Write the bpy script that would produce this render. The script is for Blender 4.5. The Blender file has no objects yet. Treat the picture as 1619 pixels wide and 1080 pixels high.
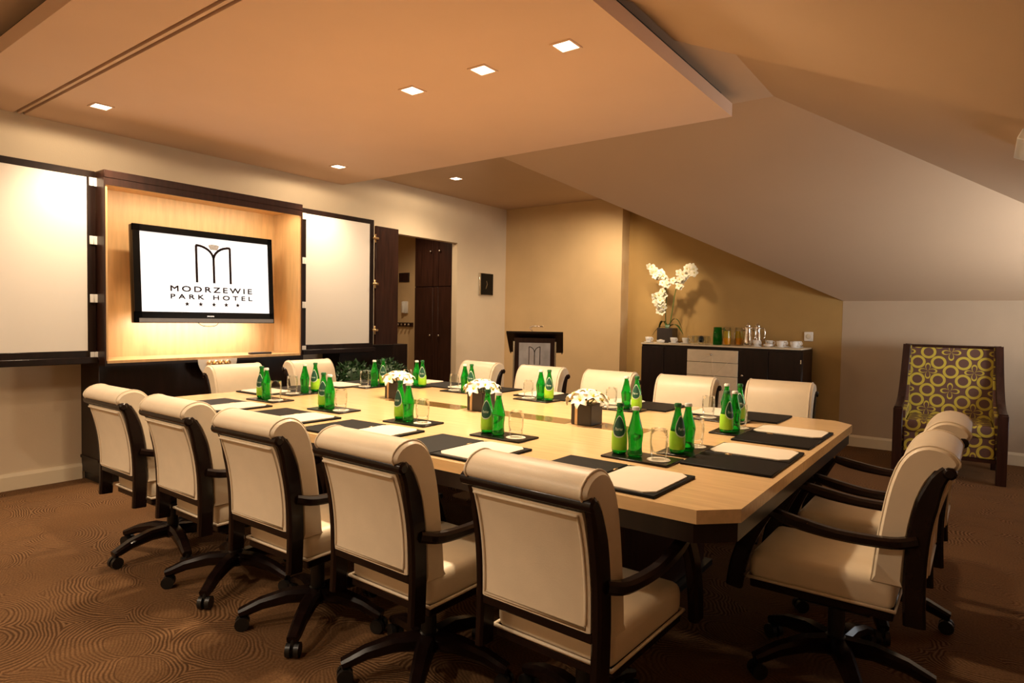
import bpy, bmesh, math, random
from mathutils import Vector, Matrix
random.seed(7)
PI = math.pi
scene = bpy.context.scene
COL = scene.collection

# ------------------------------------------------------------------ camera
def make_camera():
    f, yaw, pit, rol = 999.42, .639115, -.0366803, .0164211
    fw = Vector((-math.sin(yaw)*math.cos(pit), math.cos(yaw)*math.cos(pit), math.sin(pit)))
    r = Vector((math.cos(yaw), math.sin(yaw), 0)); u = r.cross(fw)
    r2 = r*math.cos(rol)+u*math.sin(rol); u2 = -r*math.sin(rol)+u*math.cos(rol)
    cam = bpy.data.cameras.new('camera'); cam.sensor_width = 36; cam.lens = f/1619*36
    cam.clip_start = .02
    o = bpy.data.objects.new('camera', cam); COL.objects.link(o)
    m = Matrix((r2, u2, -fw)).transposed().to_4x4(); m.translation = Vector((5.509, 0, 1.28))
    o.matrix_world = m
    scene.camera = o
make_camera()

# ------------------------------------------------------------------ world, exposure
w = bpy.data.worlds.new('world'); scene.world = w; w.use_nodes = True
w.node_tree.nodes['Background'].inputs[0].default_value = (1, .93, .82, 1)
w.node_tree.nodes['Background'].inputs[1].default_value = .05
vs = scene.view_settings
vs.view_transform = 'Standard'; vs.look = 'None'; vs.gamma = 1; vs.use_curve_mapping = False
vs.exposure = .34
WARM = (1, .755, .49)
WARM2 = (1, .80, .58)
DAY = (.86, .93, 1)

def light(name, kind, loc, power, color, target=None, parent=None, **kw):
    l = bpy.data.lights.new(name, kind); l.energy = power; l.color = color
    for k, v in kw.items(): setattr(l, k, v)
    o = bpy.data.objects.new(name, l); COL.objects.link(o); o.location = loc
    if target is not None:
        o.rotation_euler = (Vector(target)-Vector(loc)).to_track_quat('-Z', 'Y').to_euler()
    if parent is not None:
        o.parent = parent; o.location = Vector(loc)-parent.location
    return o

# daylight through the window in the right-hand wall, out of frame
light('window_daylight', 'AREA', (7.10, 6.0, 1.22), 34, (1, .96, .90), (5.55, 6.25, 2.10), shape='RECTANGLE', size=1.2, size_y=.6, spread=2.4)

# ------------------------------------------------------------------ materials
MATS = {}
def nodes_of(name):
    m = bpy.data.materials.new(name); m.use_nodes = True
    nt = m.node_tree; b = nt.nodes['Principled BSDF']
    MATS[name] = m
    return m, nt, b
def plain(name, col, rough=.5, noise=.0, nscale=8, metal=0, trans=0, ior=1.45, emis=None, spec=None, bump=0, bscale=200, stretch=(1,1,1), coat=0):
    m, nt, b = nodes_of(name)
    b.inputs['Base Color'].default_value = (*col, 1); b.inputs['Roughness'].default_value = rough
    b.inputs['Metallic'].default_value = metal; b.inputs['Transmission Weight'].default_value = trans; b.inputs['IOR'].default_value = ior
    if coat: b.inputs['Coat Weight'].default_value = coat; b.inputs['Coat Roughness'].default_value = .08
    if spec is not None: b.inputs['Specular IOR Level'].default_value = spec
    if emis: b.inputs['Emission Color'].default_value = (*emis[0], 1); b.inputs['Emission Strength'].default_value = emis[1]
    tc = nt.nodes.new('ShaderNodeTexCoord'); mp = nt.nodes.new('ShaderNodeMapping'); mp.inputs['Scale'].default_value = stretch
    nt.links.new(tc.outputs['Object'], mp.inputs['Vector'])
    if noise:
        n = nt.nodes.new('ShaderNodeTexNoise'); n.inputs['Scale'].default_value = nscale; n.inputs['Detail'].default_value = 4
        nt.links.new(mp.outputs[0], n.inputs['Vector'])
        r = nt.nodes.new('ShaderNodeValToRGB'); r.color_ramp.elements[0].position = .3; r.color_ramp.elements[1].position = .7
        r.color_ramp.elements[0].color = (*[c*(1-noise) for c in col], 1); r.color_ramp.elements[1].color = (*[min(1, c*(1+noise)) for c in col], 1)
        nt.links.new(n.outputs['Fac'], r.inputs['Fac']); nt.links.new(r.outputs['Color'], b.inputs['Base Color'])
    if bump:
        n2 = nt.nodes.new('ShaderNodeTexNoise'); n2.inputs['Scale'].default_value = bscale; n2.inputs['Detail'].default_value = 3
        nt.links.new(mp.outputs[0], n2.inputs['Vector'])
        bp = nt.nodes.new('ShaderNodeBump'); bp.inputs['Strength'].default_value = bump; bp.inputs['Distance'].default_value = .004
        nt.links.new(n2.outputs['Fac'], bp.inputs['Height']); nt.links.new(bp.outputs['Normal'], b.inputs['Normal'])
    return m
plain('wall_cream', (.66, .55, .40), .8, .03, 3, bump=.15, bscale=90)
plain('wall_tan', (.62, .45, .25), .75, .04, 3, bump=.15, bscale=90)
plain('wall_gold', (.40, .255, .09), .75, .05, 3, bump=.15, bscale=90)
plain('wall_stone', (.44, .345, .25), .8, .03, 3, bump=.15, bscale=90)
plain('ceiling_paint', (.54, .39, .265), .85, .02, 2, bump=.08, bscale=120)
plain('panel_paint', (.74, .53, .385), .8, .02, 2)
plain('skirting', (.72, .62, .45), .5, .02, 4)
plain('wenge', (.012, .0055, .004), .35, .35, 6, stretch=(4, 4, .6), spec=.3)
plain('wenge_red', (.030, .011, .007), .35, .35, 6, stretch=(6, 6, .5), spec=.3)
plain('chair_wood', (.010, .0045, .0035), .25, .3, 12, spec=.25, coat=.1)
plain('maple', (.66, .42, .19), .42, .10, 5, stretch=(6, 6, .7))
plain('table_wood', (.66, .44, .22), .27, .10, 4, stretch=(1.0, 14, 8), coat=.15)
plain('inlay', (.20, .115, .035), .12, .15, 10, coat=.6)
plain('leather', (.80, .68, .51), .38, .03, 14, bump=.10, bscale=260)
plain('leather_pipe', (.80, .68, .51), .42, .03, 20)
plain('black_plastic', (.012, .011, .010), .35, .2, 30)
plain('black_gloss', (.004, .004, .004), .12, .2, 6, spec=.25)
plain('silver', (.70, .68, .64), .22, .04, 30, metal=1)
plain('gold_metal', (.75, .52, .26), .3, .05, 30, metal=1)
plain('grey_strip', (.18, .18, .19), .3, .05, 20)
plain('whiteboard', (.80, .77, .72), .2, .01, 2, coat=.3)
plain('white_plastic', (.80, .78, .74), .35, .02, 10)
plain('folder_black', (.008, .007, .0065), .55, .2, 60, spec=.15)
plain('paper', (.70, .62, .50), .8, .02, 12)
plain('tray_black', (.010, .008, .007), .25, .2, 40, spec=.25)
plain('glass_green', (.008, .42, .03), .03, .1, 10, trans=.78, ior=1.4)
def clear_glass():
    m, nt, b = nodes_of('glass_clear'); nt.nodes.remove(b); L = nt.links
    tr = nt.nodes.new('ShaderNodeBsdfTransparent'); tr.inputs[0].default_value = (.95, .96, .95, 1)
    gl = nt.nodes.new('ShaderNodeBsdfGlossy'); gl.inputs['Roughness'].default_value = .03; gl.inputs['Color'].default_value = (1, 1, 1, 1)
    fr = nt.nodes.new('ShaderNodeLayerWeight'); fr.inputs['Blend'].default_value = .22
    mr = nt.nodes.new('ShaderNodeMath'); mr.operation = 'MULTIPLY'; mr.inputs[1].default_value = .5; L.new(fr.outputs['Fresnel'], mr.inputs[0])
    mx = nt.nodes.new('ShaderNodeMixShader'); L.new(mr.outputs[0], mx.inputs[0]); L.new(tr.outputs[0], mx.inputs[1]); L.new(gl.outputs[0], mx.inputs[2])
    L.new(mx.outputs[0], nt.nodes['Material Output'].inputs['Surface'])
clear_glass()
plain('label_lime', (.32, .68, .03), .35, .08, 20)
plain('label_dark', (.012, .075, .045), .4, .2, 60)
plain('label_rim', (.62, .75, .60), .4, .1, 60)
plain('cap_white', (.75, .76, .72), .35, .05, 40)
plain('cap_green', (.01, .12, .03), .35, .1, 40)
plain('vase_brown', (.028, .021, .019), .35, .1, 20)
plain('ribbon', (.66, .46, .24), .5, .05, 30)
plain('petal', (.86, .82, .66), .5, .04, 30)
plain('petal_core', (.70, .62, .10), .6, .1, 30)
plain('orchid_petal', (.80, .76, .60), .5, .04, 30)
plain('leaf', (.02, .075, .015), .4, .3, 20)
plain('leaf_dark', (.018, .055, .016), .45, .4, 20)
plain('stem', (.10, .16, .03), .5, .2, 20)
plain('porcelain', (.82, .81, .78), .15, .01, 10, coat=.3)
plain('juice', (.80, .33, .01), .25, .06, 10)
plain('juice_top', (.55, .38, .02), .2, .06, 10)
plain('cola', (.012, .010, .012), .1, .1, 10)
plain('chrome', (.78, .75, .70), .10, .03, 10, metal=1)
plain('cream_lacquer', (.70, .60, .44), .35, .04, 20, bump=.25, bscale=40)
plain('poster', (.50, .50, .50), .5, .25, 5)
plain('ink', (.010, .004, .004), .7, .1, 30, spec=.1)
plain('ink_grey', (.33, .32, .32), .5, .2, 60)
plain('screen', (.9, .93, 1), .3, 0, emis=((.95, .97, 1), .58))
plain('lamp_glow', (1, .9, .7), .5, 0, emis=((1, .86, .62), 6))
plain('slot_dark', (.012, .007, .005), .7, .2, 30)
plain('bulb_off', (.85, .83, .78), .4, .02, 10)
plain('window_glow', (.9, .95, 1), .3, 0, emis=((.86, .93, 1), 3))

def carpet():
    m, nt, b = nodes_of('carpet'); L = nt.links; N = nt.nodes.new
    b.inputs['Roughness'].default_value = .95; b.inputs['Specular IOR Level'].default_value = .1
    g = N('ShaderNodeNewGeometry'); mp = N('ShaderNodeMapping'); mp.inputs['Scale'].default_value = (2.6, 4.0, 1); mp.inputs['Rotation'].default_value = (0, 0, .35)
    L.new(g.outputs['Position'], mp.inputs['Vector'])
    nz = N('ShaderNodeTexNoise'); nz.inputs['Scale'].default_value = 1.3; L.new(mp.outputs[0], nz.inputs['Vector'])
    mx = N('ShaderNodeMixRGB'); mx.blend_type = 'ADD'; mx.inputs[0].default_value = .35
    L.new(mp.outputs[0], mx.inputs[1]); L.new(nz.outputs['Color'], mx.inputs[2])
    v = N('ShaderNodeTexVoronoi'); v.voronoi_dimensions = '2D'; v.feature = 'F1'; v.inputs['Scale'].default_value = 1.0
    L.new(mx.outputs[0], v.inputs['Vector'])
    mu = N('ShaderNodeMath'); mu.operation = 'MULTIPLY'; mu.inputs[1].default_value = 118; L.new(v.outputs['Distance'], mu.inputs[0])
    sn1 = N('ShaderNodeMath'); sn1.operation = 'SINE'; L.new(mu.outputs[0], sn1.inputs[0])
    vl = N('ShaderNodeVectorMath'); vl.operation = 'DOT_PRODUCT'; vl.inputs[1].default_value = (60, 130, 0); L.new(mx.outputs[0], vl.inputs[0])
    sn2 = N('ShaderNodeMath'); sn2.operation = 'SINE'; L.new(vl.outputs['Value'], sn2.inputs[0])
    sh = N('ShaderNodeMath'); sh.operation = 'MULTIPLY'; sh.inputs[1].default_value = .3; L.new(sn2.outputs[0], sh.inputs[0])
    gt = N('ShaderNodeMath'); gt.operation = 'GREATER_THAN'; gt.inputs[1].default_value = .30; L.new(v.outputs['Distance'], gt.inputs[0])
    sn = N('ShaderNodeMix'); sn.data_type = 'FLOAT'; L.new(gt.outputs[0], sn.inputs[0]); L.new(sh.outputs[0], sn.inputs[2]); L.new(sn1.outputs[0], sn.inputs[3])
    n2 = N('ShaderNodeTexNoise'); n2.inputs['Scale'].default_value = 2.2; L.new(g.outputs['Position'], n2.inputs['Vector'])
    r2 = N('ShaderNodeMapRange'); r2.inputs[1].default_value = .35; r2.inputs[2].default_value = .62; L.new(n2.outputs['Fac'], r2.inputs[0])
    mm = N('ShaderNodeMath'); mm.operation = 'MULTIPLY'; L.new(sn.outputs[0], mm.inputs[0]); L.new(r2.outputs[0], mm.inputs[1])
    mr = N('ShaderNodeMapRange'); mr.inputs[1].default_value = -1; mr.inputs[2].default_value = 1; L.new(mm.outputs[0], mr.inputs[0])
    rp = N('ShaderNodeValToRGB')
    rp.color_ramp.elements[0].position = .2; rp.color_ramp.elements[0].color = (.072, .034, .014, 1)
    rp.color_ramp.elements[1].position = .9; rp.color_ramp.elements[1].color = (.182, .098, .046, 1)
    e = rp.color_ramp.elements.new(.5); e.color = (.134, .068, .029, 1)
    L.new(mr.outputs[0], rp.inputs['Fac'])
    n3 = N('ShaderNodeTexNoise'); n3.inputs['Scale'].default_value = 120; n3.inputs['Detail'].default_value = 2; L.new(g.outputs['Position'], n3.inputs['Vector'])
    m3 = N('ShaderNodeMixRGB'); m3.blend_type = 'OVERLAY'; m3.inputs[0].default_value = .6; L.new(rp.outputs['Color'], m3.inputs[1]); L.new(n3.outputs['Fac'], m3.inputs[2])
    L.new(m3.outputs[0], b.inputs['Base Color'])
    bp = N('ShaderNodeBump'); bp.inputs['Strength'].default_value = .5; bp.inputs['Distance'].default_value = .004
    L.new(mr.outputs[0], bp.inputs['Height']); L.new(bp.outputs['Normal'], b.inputs['Normal'])
carpet()

def fabric(name, ax):
    """brown cloth woven with yellow-green rings and four-petalled flowers, laid along two object axes"""
    m, nt, b = nodes_of(name); L = nt.links
    def M(op, a, c=None):
        n = nt.nodes.new('ShaderNodeMath'); n.operation = op
        for i, s in enumerate((a, c)):
            if s is None: continue
            if isinstance(s, (int, float)): n.inputs[i].default_value = s
            else: L.new(s, n.inputs[i])
        return n.outputs[0]
    b.inputs['Roughness'].default_value = .7
    tc = nt.nodes.new('ShaderNodeTexCoord'); sp = nt.nodes.new('ShaderNodeSeparateXYZ'); L.new(tc.outputs['Object'], sp.inputs[0])
    K = 2.9
    U = M('MULTIPLY', sp.outputs[ax[0]], K); V = M('MULTIPLY', sp.outputs[ax[1]], K)
    def ring(cx, cy, rad, wid):
        fu = M('SUBTRACT', M('FRACT', M('ADD', U, .5-cx)), .5); fv = M('SUBTRACT', M('FRACT', M('ADD', V, .5-cy)), .5)
        d = M('SQRT', M('ADD', M('MULTIPLY', fu, fu), M('MULTIPLY', fv, fv)))
        return M('LESS_THAN', M('ABSOLUTE', M('SUBTRACT', d, rad)), wid), fu, fv, d
    acc = None
    for c in ((.5, .0), (0, .5), (.27, .27), (.73, .27), (.27, .73), (.73, .73)):
        k = ring(c[0], c[1], .142, .030)[0]
        acc = k if acc is None else M('MAXIMUM', acc, k)
    for c in ((0, 0), (.5, .5)):
        _, fu, fv, d = ring(c[0], c[1], .1, .1)
        th = M('ARCTAN2', fv, fu)
        pet = M('MULTIPLY', M('ABSOLUTE', M('COSINE', M('MULTIPLY', th, 2))), .19)
        k = M('LESS_THAN', M('ABSOLUTE', M('SUBTRACT', d, pet)), .022)
        acc = M('MAXIMUM', acc, k)
    mx = nt.nodes.new('ShaderNodeMixRGB'); mx.inputs[1].default_value = (.105, .048, .036, 1); mx.inputs[2].default_value = (.50, .40, .045, 1)
    L.new(acc, mx.inputs[0]); L.new(mx.outputs[0], b.inputs['Base Color'])
fabric('fabric_front', (0, 2)); fabric('fabric_seat', (0, 1)); fabric('fabric_side', (1, 2))

# ------------------------------------------------------------------ mesh helpers
def new_obj(name, bm, mat, parent=None, smooth=False, loc=None):
    me = bpy.data.meshes.new(name)
    bmesh.ops.recalc_face_normals(bm, faces=bm.faces)
    bm.to_mesh(me); bm.free()
    if smooth:
        for p in me.polygons: p.use_smooth = True
    if smooth == 'auto':
        me.set_sharp_from_angle(angle=math.radians(38))
    me.materials.append(MATS[mat])
    o = bpy.data.objects.new(name, me); COL.objects.link(o)
    if parent is not None: o.parent = parent
    if loc is not None: o.location = loc
    return o
def BM(): return bmesh.new()
def box(bm, x0, x1, y0, y1, z0, z1, bev=0, seg=2):
    r = bmesh.ops.create_cube(bm, size=1)
    for v in r['verts']:
        v.co = Vector(((x0+x1)/2+v.co.x*(x1-x0), (y0+y1)/2+v.co.y*(y1-y0), (z0+z1)/2+v.co.z*(z1-z0)))
    if bev:
        es = list({e for v in r['verts'] for e in v.link_edges})
        bmesh.ops.bevel(bm, geom=es, offset=bev, segments=seg, affect='EDGES', profile=.5)
    return bm
def bx(name, mat, x0, x1, y0, y1, z0, z1, parent=None, bev=0, seg=2):
    return new_obj(name, box(BM(), x0, x1, y0, y1, z0, z1, bev, seg), mat, parent, smooth='auto' if bev else False)
def prism(bm, pts, vec):
    """closed polygon (3D points) extruded along vec"""
    vec = Vector(vec); n = len(pts)
    a = [bm.verts.new(p) for p in pts]; c = [bm.verts.new(Vector(p)+vec) for p in pts]
    bm.faces.new(a); bm.faces.new(c[::-1])
    for i in range(n): bm.faces.new((a[i], c[i], c[(i+1) % n], a[(i+1) % n]))
    return bm
def lathe(bm, prof, seg=24, cx=0, cy=0, z0=0, cap=True):
    rings = []
    for r, z in prof:
        rings.append([bm.verts.new((cx+r*math.cos(2*PI*i/seg), cy+r*math.sin(2*PI*i/seg), z0+z)) for i in range(seg)])
    for a, c in zip(rings, rings[1:]):
        for i in range(seg): bm.faces.new((a[i], a[(i+1) % seg], c[(i+1) % seg], c[i]))
    if cap:
        bm.faces.new(rings[0][::-1]); bm.faces.new(rings[-1])
    return bm
def tube(bm, pts, rad, seg=8, closed=False):
    pts = [Vector(p) for p in pts]; n = len(pts); rings = []
    for i, p in enumerate(pts):
        a = pts[(i-1) % n] if (closed or i > 0) else p; c = pts[(i+1) % n] if (closed or i < n-1) else p
        t = (c-a).normalized(); ref = Vector((0, 0, 1)) if abs(t.z) < .9 else Vector((1, 0, 0))
        s = t.cross(ref).normalized(); u = s.cross(t)
        r = rad[i] if isinstance(rad, (list, tuple)) else rad
        rings.append([bm.verts.new(p+s*(r*math.cos(2*PI*k/seg))+u*(r*math.sin(2*PI*k/seg))) for k in range(seg)])
    pairs = list(zip(rings, rings[1:])) + ([(rings[-1], rings[0])] if closed else [])
    for a, c in pairs:
        for k in range(seg): bm.faces.new((a[k], a[(k+1) % seg], c[(k+1) % seg], c[k]))
    if not closed:
        bm.faces.new(rings[0][::-1]); bm.faces.new(rings[-1])
    return bm
def sweep(bm, path, side, wid, hei, rnd=.25):
    """rounded-rectangle bar along a path; side = width direction; wid, hei numbers or lists"""
    path = [Vector(p) for p in path]; side = Vector(side).normalized(); n = len(path); rings = []
    for i, p in enumerate(path):
        t = (path[min(i+1, n-1)]-path[max(i-1, 0)]).normalized(); u = side.cross(t).normalized(); s = t.cross(u)
        W = (wid[i] if isinstance(wid, (list, tuple)) else wid)/2; H = (hei[i] if isinstance(hei, (list, tuple)) else hei)/2
        k = rnd*2*min(W, H)
        q = [(W-k, H), (W, H-k), (W, -H+k), (W-k, -H), (-W+k, -H), (-W, -H+k), (-W, H-k), (-W+k, H)]
        rings.append([bm.verts.new(p+s*a+u*c) for a, c in q])
    for a, c in zip(rings, rings[1:]):
        for k in range(8): bm.faces.new((a[k], a[(k+1) % 8], c[(k+1) % 8], c[k]))
    bm.faces.new(rings[0][::-1]); bm.faces.new(rings[-1])
    return bm
def spline(pts, n=6):
    pts = [Vector(p) for p in pts]; out = []
    for i in range(len(pts)-1):
        p0 = pts[max(i-1, 0)]; p1 = pts[i]; p2 = pts[i+1]; p3 = pts[min(i+2, len(pts)-1)]
        for k in range(n):
            t = k/n
            out.append(.5*((2*p1)+(p2-p0)*t+(2*p0-5*p1+4*p2-p3)*t*t+(3*p1-p0-3*p2+p3)*t**3))
    return out+[pts[-1]]
def thing(name, label, cat, loc=(0, 0, 0), rz=0, group=None):
    o = bpy.data.objects.new(name, None); COL.objects.link(o); o.empty_display_size = .05
    o.location = loc; o.rotation_euler = (0, 0, rz); o['label'] = label; o['category'] = cat
    if group: o['group'] = group
    return o
def tag(o, label, cat, group=None):
    o['label'] = label; o['category'] = cat
    if group: o['group'] = group
    return o
def struct(o): o['kind'] = 'structure'; return o
def copy_tree(o, parent=None):
    c = o.copy(); COL.objects.link(c); c.parent = parent
    for ch in list(o.children): copy_tree(ch, c)
    return c
class Proto:
    """first call hands out the original, later calls a copy with copied parts"""
    def __init__(s, o): s.o = o; s.used = False
    def get(s, loc, rz=0, label=None, group=None):
        o = s.o if not s.used else copy_tree(s.o); s.used = True
        o.location = loc; o.rotation_euler = (0, 0, rz)
        if label: o['label'] = label
        if group: o['group'] = group
        return o
def text_mesh(body, w, h, thick, spacing=1.0):
    cu = bpy.data.curves.new('lettering', 'FONT'); cu.body = body; cu.space_character = spacing; cu.resolution_u = 3; cu.offset = .0
    t = bpy.data.objects.new('lettering_tmp', cu); COL.objects.link(t)
    dg = bpy.context.evaluated_depsgraph_get(); me = bpy.data.meshes.new_from_object(t.evaluated_get(dg))
    bpy.data.objects.remove(t); bpy.data.curves.remove(cu)
    bm = BM(); bm.from_mesh(me); bpy.data.meshes.remove(me)
    xs = [v.co.x for v in bm.verts]; ys = [v.co.y for v in bm.verts]
    for v in bm.verts:
        v.co = Vector(((v.co.x-min(xs))/(max(xs)-min(xs))*w-w/2, (v.co.y-min(ys))/(max(ys)-min(ys))*h-h/2, 0))
    return bm       # flat print in the local xy plane
def letters(bm, mat, parent, mtx, bold=.0028):
    """each connected letter becomes a part of its own"""
    bm.verts.ensure_lookup_table(); left = set(bm.verts)
    isl = []
    while left:
        st = [left.pop()]; grp = set(st)
        while st:
            v = st.pop()
            for e in v.link_edges:
                o = e.other_vert(v)
                if o in left: left.remove(o); grp.add(o); st.append(o)
        isl.append(grp)
    for grp in isl:
        nb = BM(); mp = {v: nb.verts.new(v.co) for v in grp}
        fs = {f for v in grp for f in v.link_faces}
        for f in fs: nb.faces.new([mp[v] for v in f.verts])
        for dx, dy in ((bold, 0), (0, bold), (bold, bold)):
            m2 = {v: nb.verts.new(v.co+Vector((dx, dy, .0001+.1*dx+.05*dy))) for v in grp}
            for f in fs: nb.faces.new([m2[v] for v in f.verts])
        new_obj('letter', nb, mat, parent).matrix_local = mtx
    bm.free()

# ------------------------------------------------------------------ structure
ZF, ZP = 2.825, 2.668
def N_z(y): return 1.519+.455*(7.433-y)
def E2_z(x, s=4.31): return ZF-.455*(x-s)
struct(bx('floor', 'carpet', -2.6, 7.3, -1.7, 7.6, -.1, 0))
def poly_wall(name, mat, pts, vec): return struct(new_obj(name, prism(BM(), pts, vec), mat))
poly_wall('wall_left', 'wall_cream', [(0, -1.6, 0), (0, 5.13, 0), (0, 5.13, 2.245), (0, 6.19, 2.245), (0, 6.19, 0), (0, 7.232, 0), (0, 7.232, 2.95), (0, -1.6, 2.95)], (-.09, 0, 0))
poly_wall('wall_far', 'wall_tan', [(-.09, 7.232, 0), (1.835, 7.232, 0), (1.835, 7.232, 2.95), (-.09, 7.232, 2.95)], (0, .30, 0))
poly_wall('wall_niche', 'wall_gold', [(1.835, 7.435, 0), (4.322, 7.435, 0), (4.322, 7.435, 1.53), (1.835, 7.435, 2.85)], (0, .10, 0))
poly_wall('wall_knee', 'wall_stone', [(4.322, 7.433, 0), (7.2, 7.433, 0), (7.2, 7.433, 1.60), (4.322, 7.433, 1.60)], (0, .10, 0))
poly_wall('wall_right', 'wall_stone', [(7.2, -1.6, 0), (7.2, 7.5, 0), (7.2, 7.5, 1.65), (7.2, -1.6, 1.65)], (.10, 0, 0))
poly_wall('wall_back', 'wall_cream', [(-.09, -1.6, 0), (7.3, -1.6, 0), (7.3, -1.6, 3.0), (-.09, -1.6, 3.0)], (0, -.10, 0))
# hallway seen through the doorway
poly_wall('wall_hallway', 'wall_tan', [(-2.5, 6.72, 0), (-.09, 6.72, 0), (-.09, 6.72, 2.7), (-2.5, 6.72, 2.7)], (0, .08, 0))
poly_wall('wall_hallway_end', 'wall_tan', [(-2.5, 4.9, 0), (-2.5, 6.72, 0), (-2.5, 6.72, 2.7), (-2.5, 4.9, 2.7)], (-.08, 0, 0))
poly_wall('wall_hallway_side', 'wall_tan', [(-2.5, 4.9, 0), (-.09, 4.9, 0), (-.09, 4.9, 2.7), (-2.5, 4.9, 2.7)], (0, -.08, 0))
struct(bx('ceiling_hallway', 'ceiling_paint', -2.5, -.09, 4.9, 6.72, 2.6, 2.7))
# ceilings
up = (0, 0, .12)
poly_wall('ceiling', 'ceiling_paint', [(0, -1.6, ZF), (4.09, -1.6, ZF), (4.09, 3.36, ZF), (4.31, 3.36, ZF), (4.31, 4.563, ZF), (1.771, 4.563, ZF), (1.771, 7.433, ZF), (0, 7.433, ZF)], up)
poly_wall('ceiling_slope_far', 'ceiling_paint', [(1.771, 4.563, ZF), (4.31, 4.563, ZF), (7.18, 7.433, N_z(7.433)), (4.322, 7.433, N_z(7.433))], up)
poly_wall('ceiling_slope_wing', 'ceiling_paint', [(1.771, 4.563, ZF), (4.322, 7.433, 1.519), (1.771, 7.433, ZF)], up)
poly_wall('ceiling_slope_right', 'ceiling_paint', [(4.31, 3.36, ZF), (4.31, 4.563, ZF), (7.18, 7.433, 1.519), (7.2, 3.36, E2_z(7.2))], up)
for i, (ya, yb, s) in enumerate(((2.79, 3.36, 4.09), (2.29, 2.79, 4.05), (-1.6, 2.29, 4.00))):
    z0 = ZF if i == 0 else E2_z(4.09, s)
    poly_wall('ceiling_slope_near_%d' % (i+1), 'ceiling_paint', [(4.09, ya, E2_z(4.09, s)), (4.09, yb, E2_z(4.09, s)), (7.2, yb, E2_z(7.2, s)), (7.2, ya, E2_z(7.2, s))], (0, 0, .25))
# dropped ceiling panel with slots
cp = BM()
Y0, Y1, X1 = 1.121, 4.349, 4.10
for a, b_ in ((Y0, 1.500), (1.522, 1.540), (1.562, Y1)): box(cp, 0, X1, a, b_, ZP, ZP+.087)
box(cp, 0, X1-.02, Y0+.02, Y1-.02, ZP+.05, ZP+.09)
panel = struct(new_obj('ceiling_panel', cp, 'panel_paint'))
for ya in (1.501, 1.541):
    o = bx('air_slot', 'slot_dark', .0, X1-.05, ya, ya+.02, ZP+.03, ZP+.04, panel)
struct(bx('ceiling_panel_hanger', 'slot_dark', .02, X1-.06, Y0+.05, Y1-.05, ZP+.09, ZF))
# baseboards
def skirting(name, pts):
    bm = BM()
    for (a, b_, nrm) in pts:
        a = Vector((*a, 0)); b_ = Vector((*b_, 0)); n = Vector((*nrm, 0))
        prism(bm, [a, a+n*.018, a+n*.018+Vector((0, 0, .095)), a+n*.010+Vector((0, 0, .118)), a+Vector((0, 0, .118))], b_-a)
    return struct(new_obj(name, bm, 'skirting'))
skirting('baseboard_left', [((0, -1.6), (0, 1.9), (1, 0)), ((0, 6.2), (0, 7.23), (1, 0))])
skirting('baseboard_far', [((0.02, 7.232), (1.835, 7.232), (0, -1)), ((1.835, 7.232), (1.835, 7.43), (1, 0)), ((1.85, 7.433), (7.2, 7.433), (0, -1))])
skirting('baseboard_right', [((7.2, -1.6), (7.2, 7.4), (-1, 0))])
# window in the right-hand wall (out of frame, source of the daylight)
win = thing('window_1', 'white framed window in the low side wall', 'window'); win['kind'] = 'structure'; del win['category']
bx('pane', 'window_glow', 7.17, 7.18, 5.4, 6.6, .9, 1.5, win)
wf = BM()
for q in ((5.34, 5.4, .84, 1.56), (6.6, 6.66, .84, 1.56), (5.34, 6.66, .84, .9), (5.34, 6.66, 1.5, 1.56), (5.98, 6.02, .9, 1.5)): box(wf, 7.14, 7.2, q[0], q[1], q[2], q[3])
new_obj('window_frame', wf, 'white_plastic', win)
# doorway: dark post on the cabinet side and the hall wardrobe
struct(bx('trim_1', 'wenge', -.09, .012, 5.07, 5.13, 0, 2.14))

# ------------------------------------------------------------------ ceiling downlights
def downlight(loc, label, power, angle=2.2, blend=.8, tgt=None, col=WARM, size=.10, spill=0):
    d = thing('downlight', label, 'downlight', loc, 0, 'recessed square downlights')
    fr = BM(); s = size/2; t = .012
    for q in ((-s-t, s+t, -s-t, -s), (-s-t, s+t, s, s+t), (-s-t, -s, -s, s), (s, s+t, -s, s)): box(fr, q[0], q[1], q[2], q[3], -.006, 0)
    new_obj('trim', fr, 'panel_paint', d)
    bx('diffuser', 'lamp_glow', -s, s, -s, s, -.003, 0, d)
    l = light('lamp', 'SPOT', Vector(loc)+Vector((0, 0, -.03)), power, col, tgt or Vector(loc)+Vector((0, 0, -1)), d, spot_size=angle, spot_blend=blend, shadow_soft_size=.05)
    if spill: light('spill_lamp', 'SPOT', Vector(loc)+Vector((0, 0, -.02)), spill, col, Vector(loc)+Vector((0, 0, -1)), d, spot_size=3.1, spot_blend=.15, shadow_soft_size=.05)
    return d
for (x, y, z, lab, p) in (
    (.675, 1.802, ZP, 'square downlight in dropped ceiling near the whiteboard corner of the television wall', 110),
    (.645, 3.789, ZP, 'square downlight in dropped ceiling above the folded cabinet leaf', 75),
    (2.654, 2.775, ZP, 'square downlight over the table, first of three in a row from television', 112),
    (3.216, 2.77, ZP, 'square downlight over the table, middle one of three in a row', 112),
    (3.764, 2.767, ZP, 'square downlight over the table, nearest the corner of the dropped ceiling', 112),
    (.756, 5.302, ZF, 'square downlight in the higher ceiling by the doorway', 90)):
    downlight((x, y, z), lab, p, 2.1 if 2 < x < 4 else (2.0 if y < 5 else 2.6), 1.0, spill=20)
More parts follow.
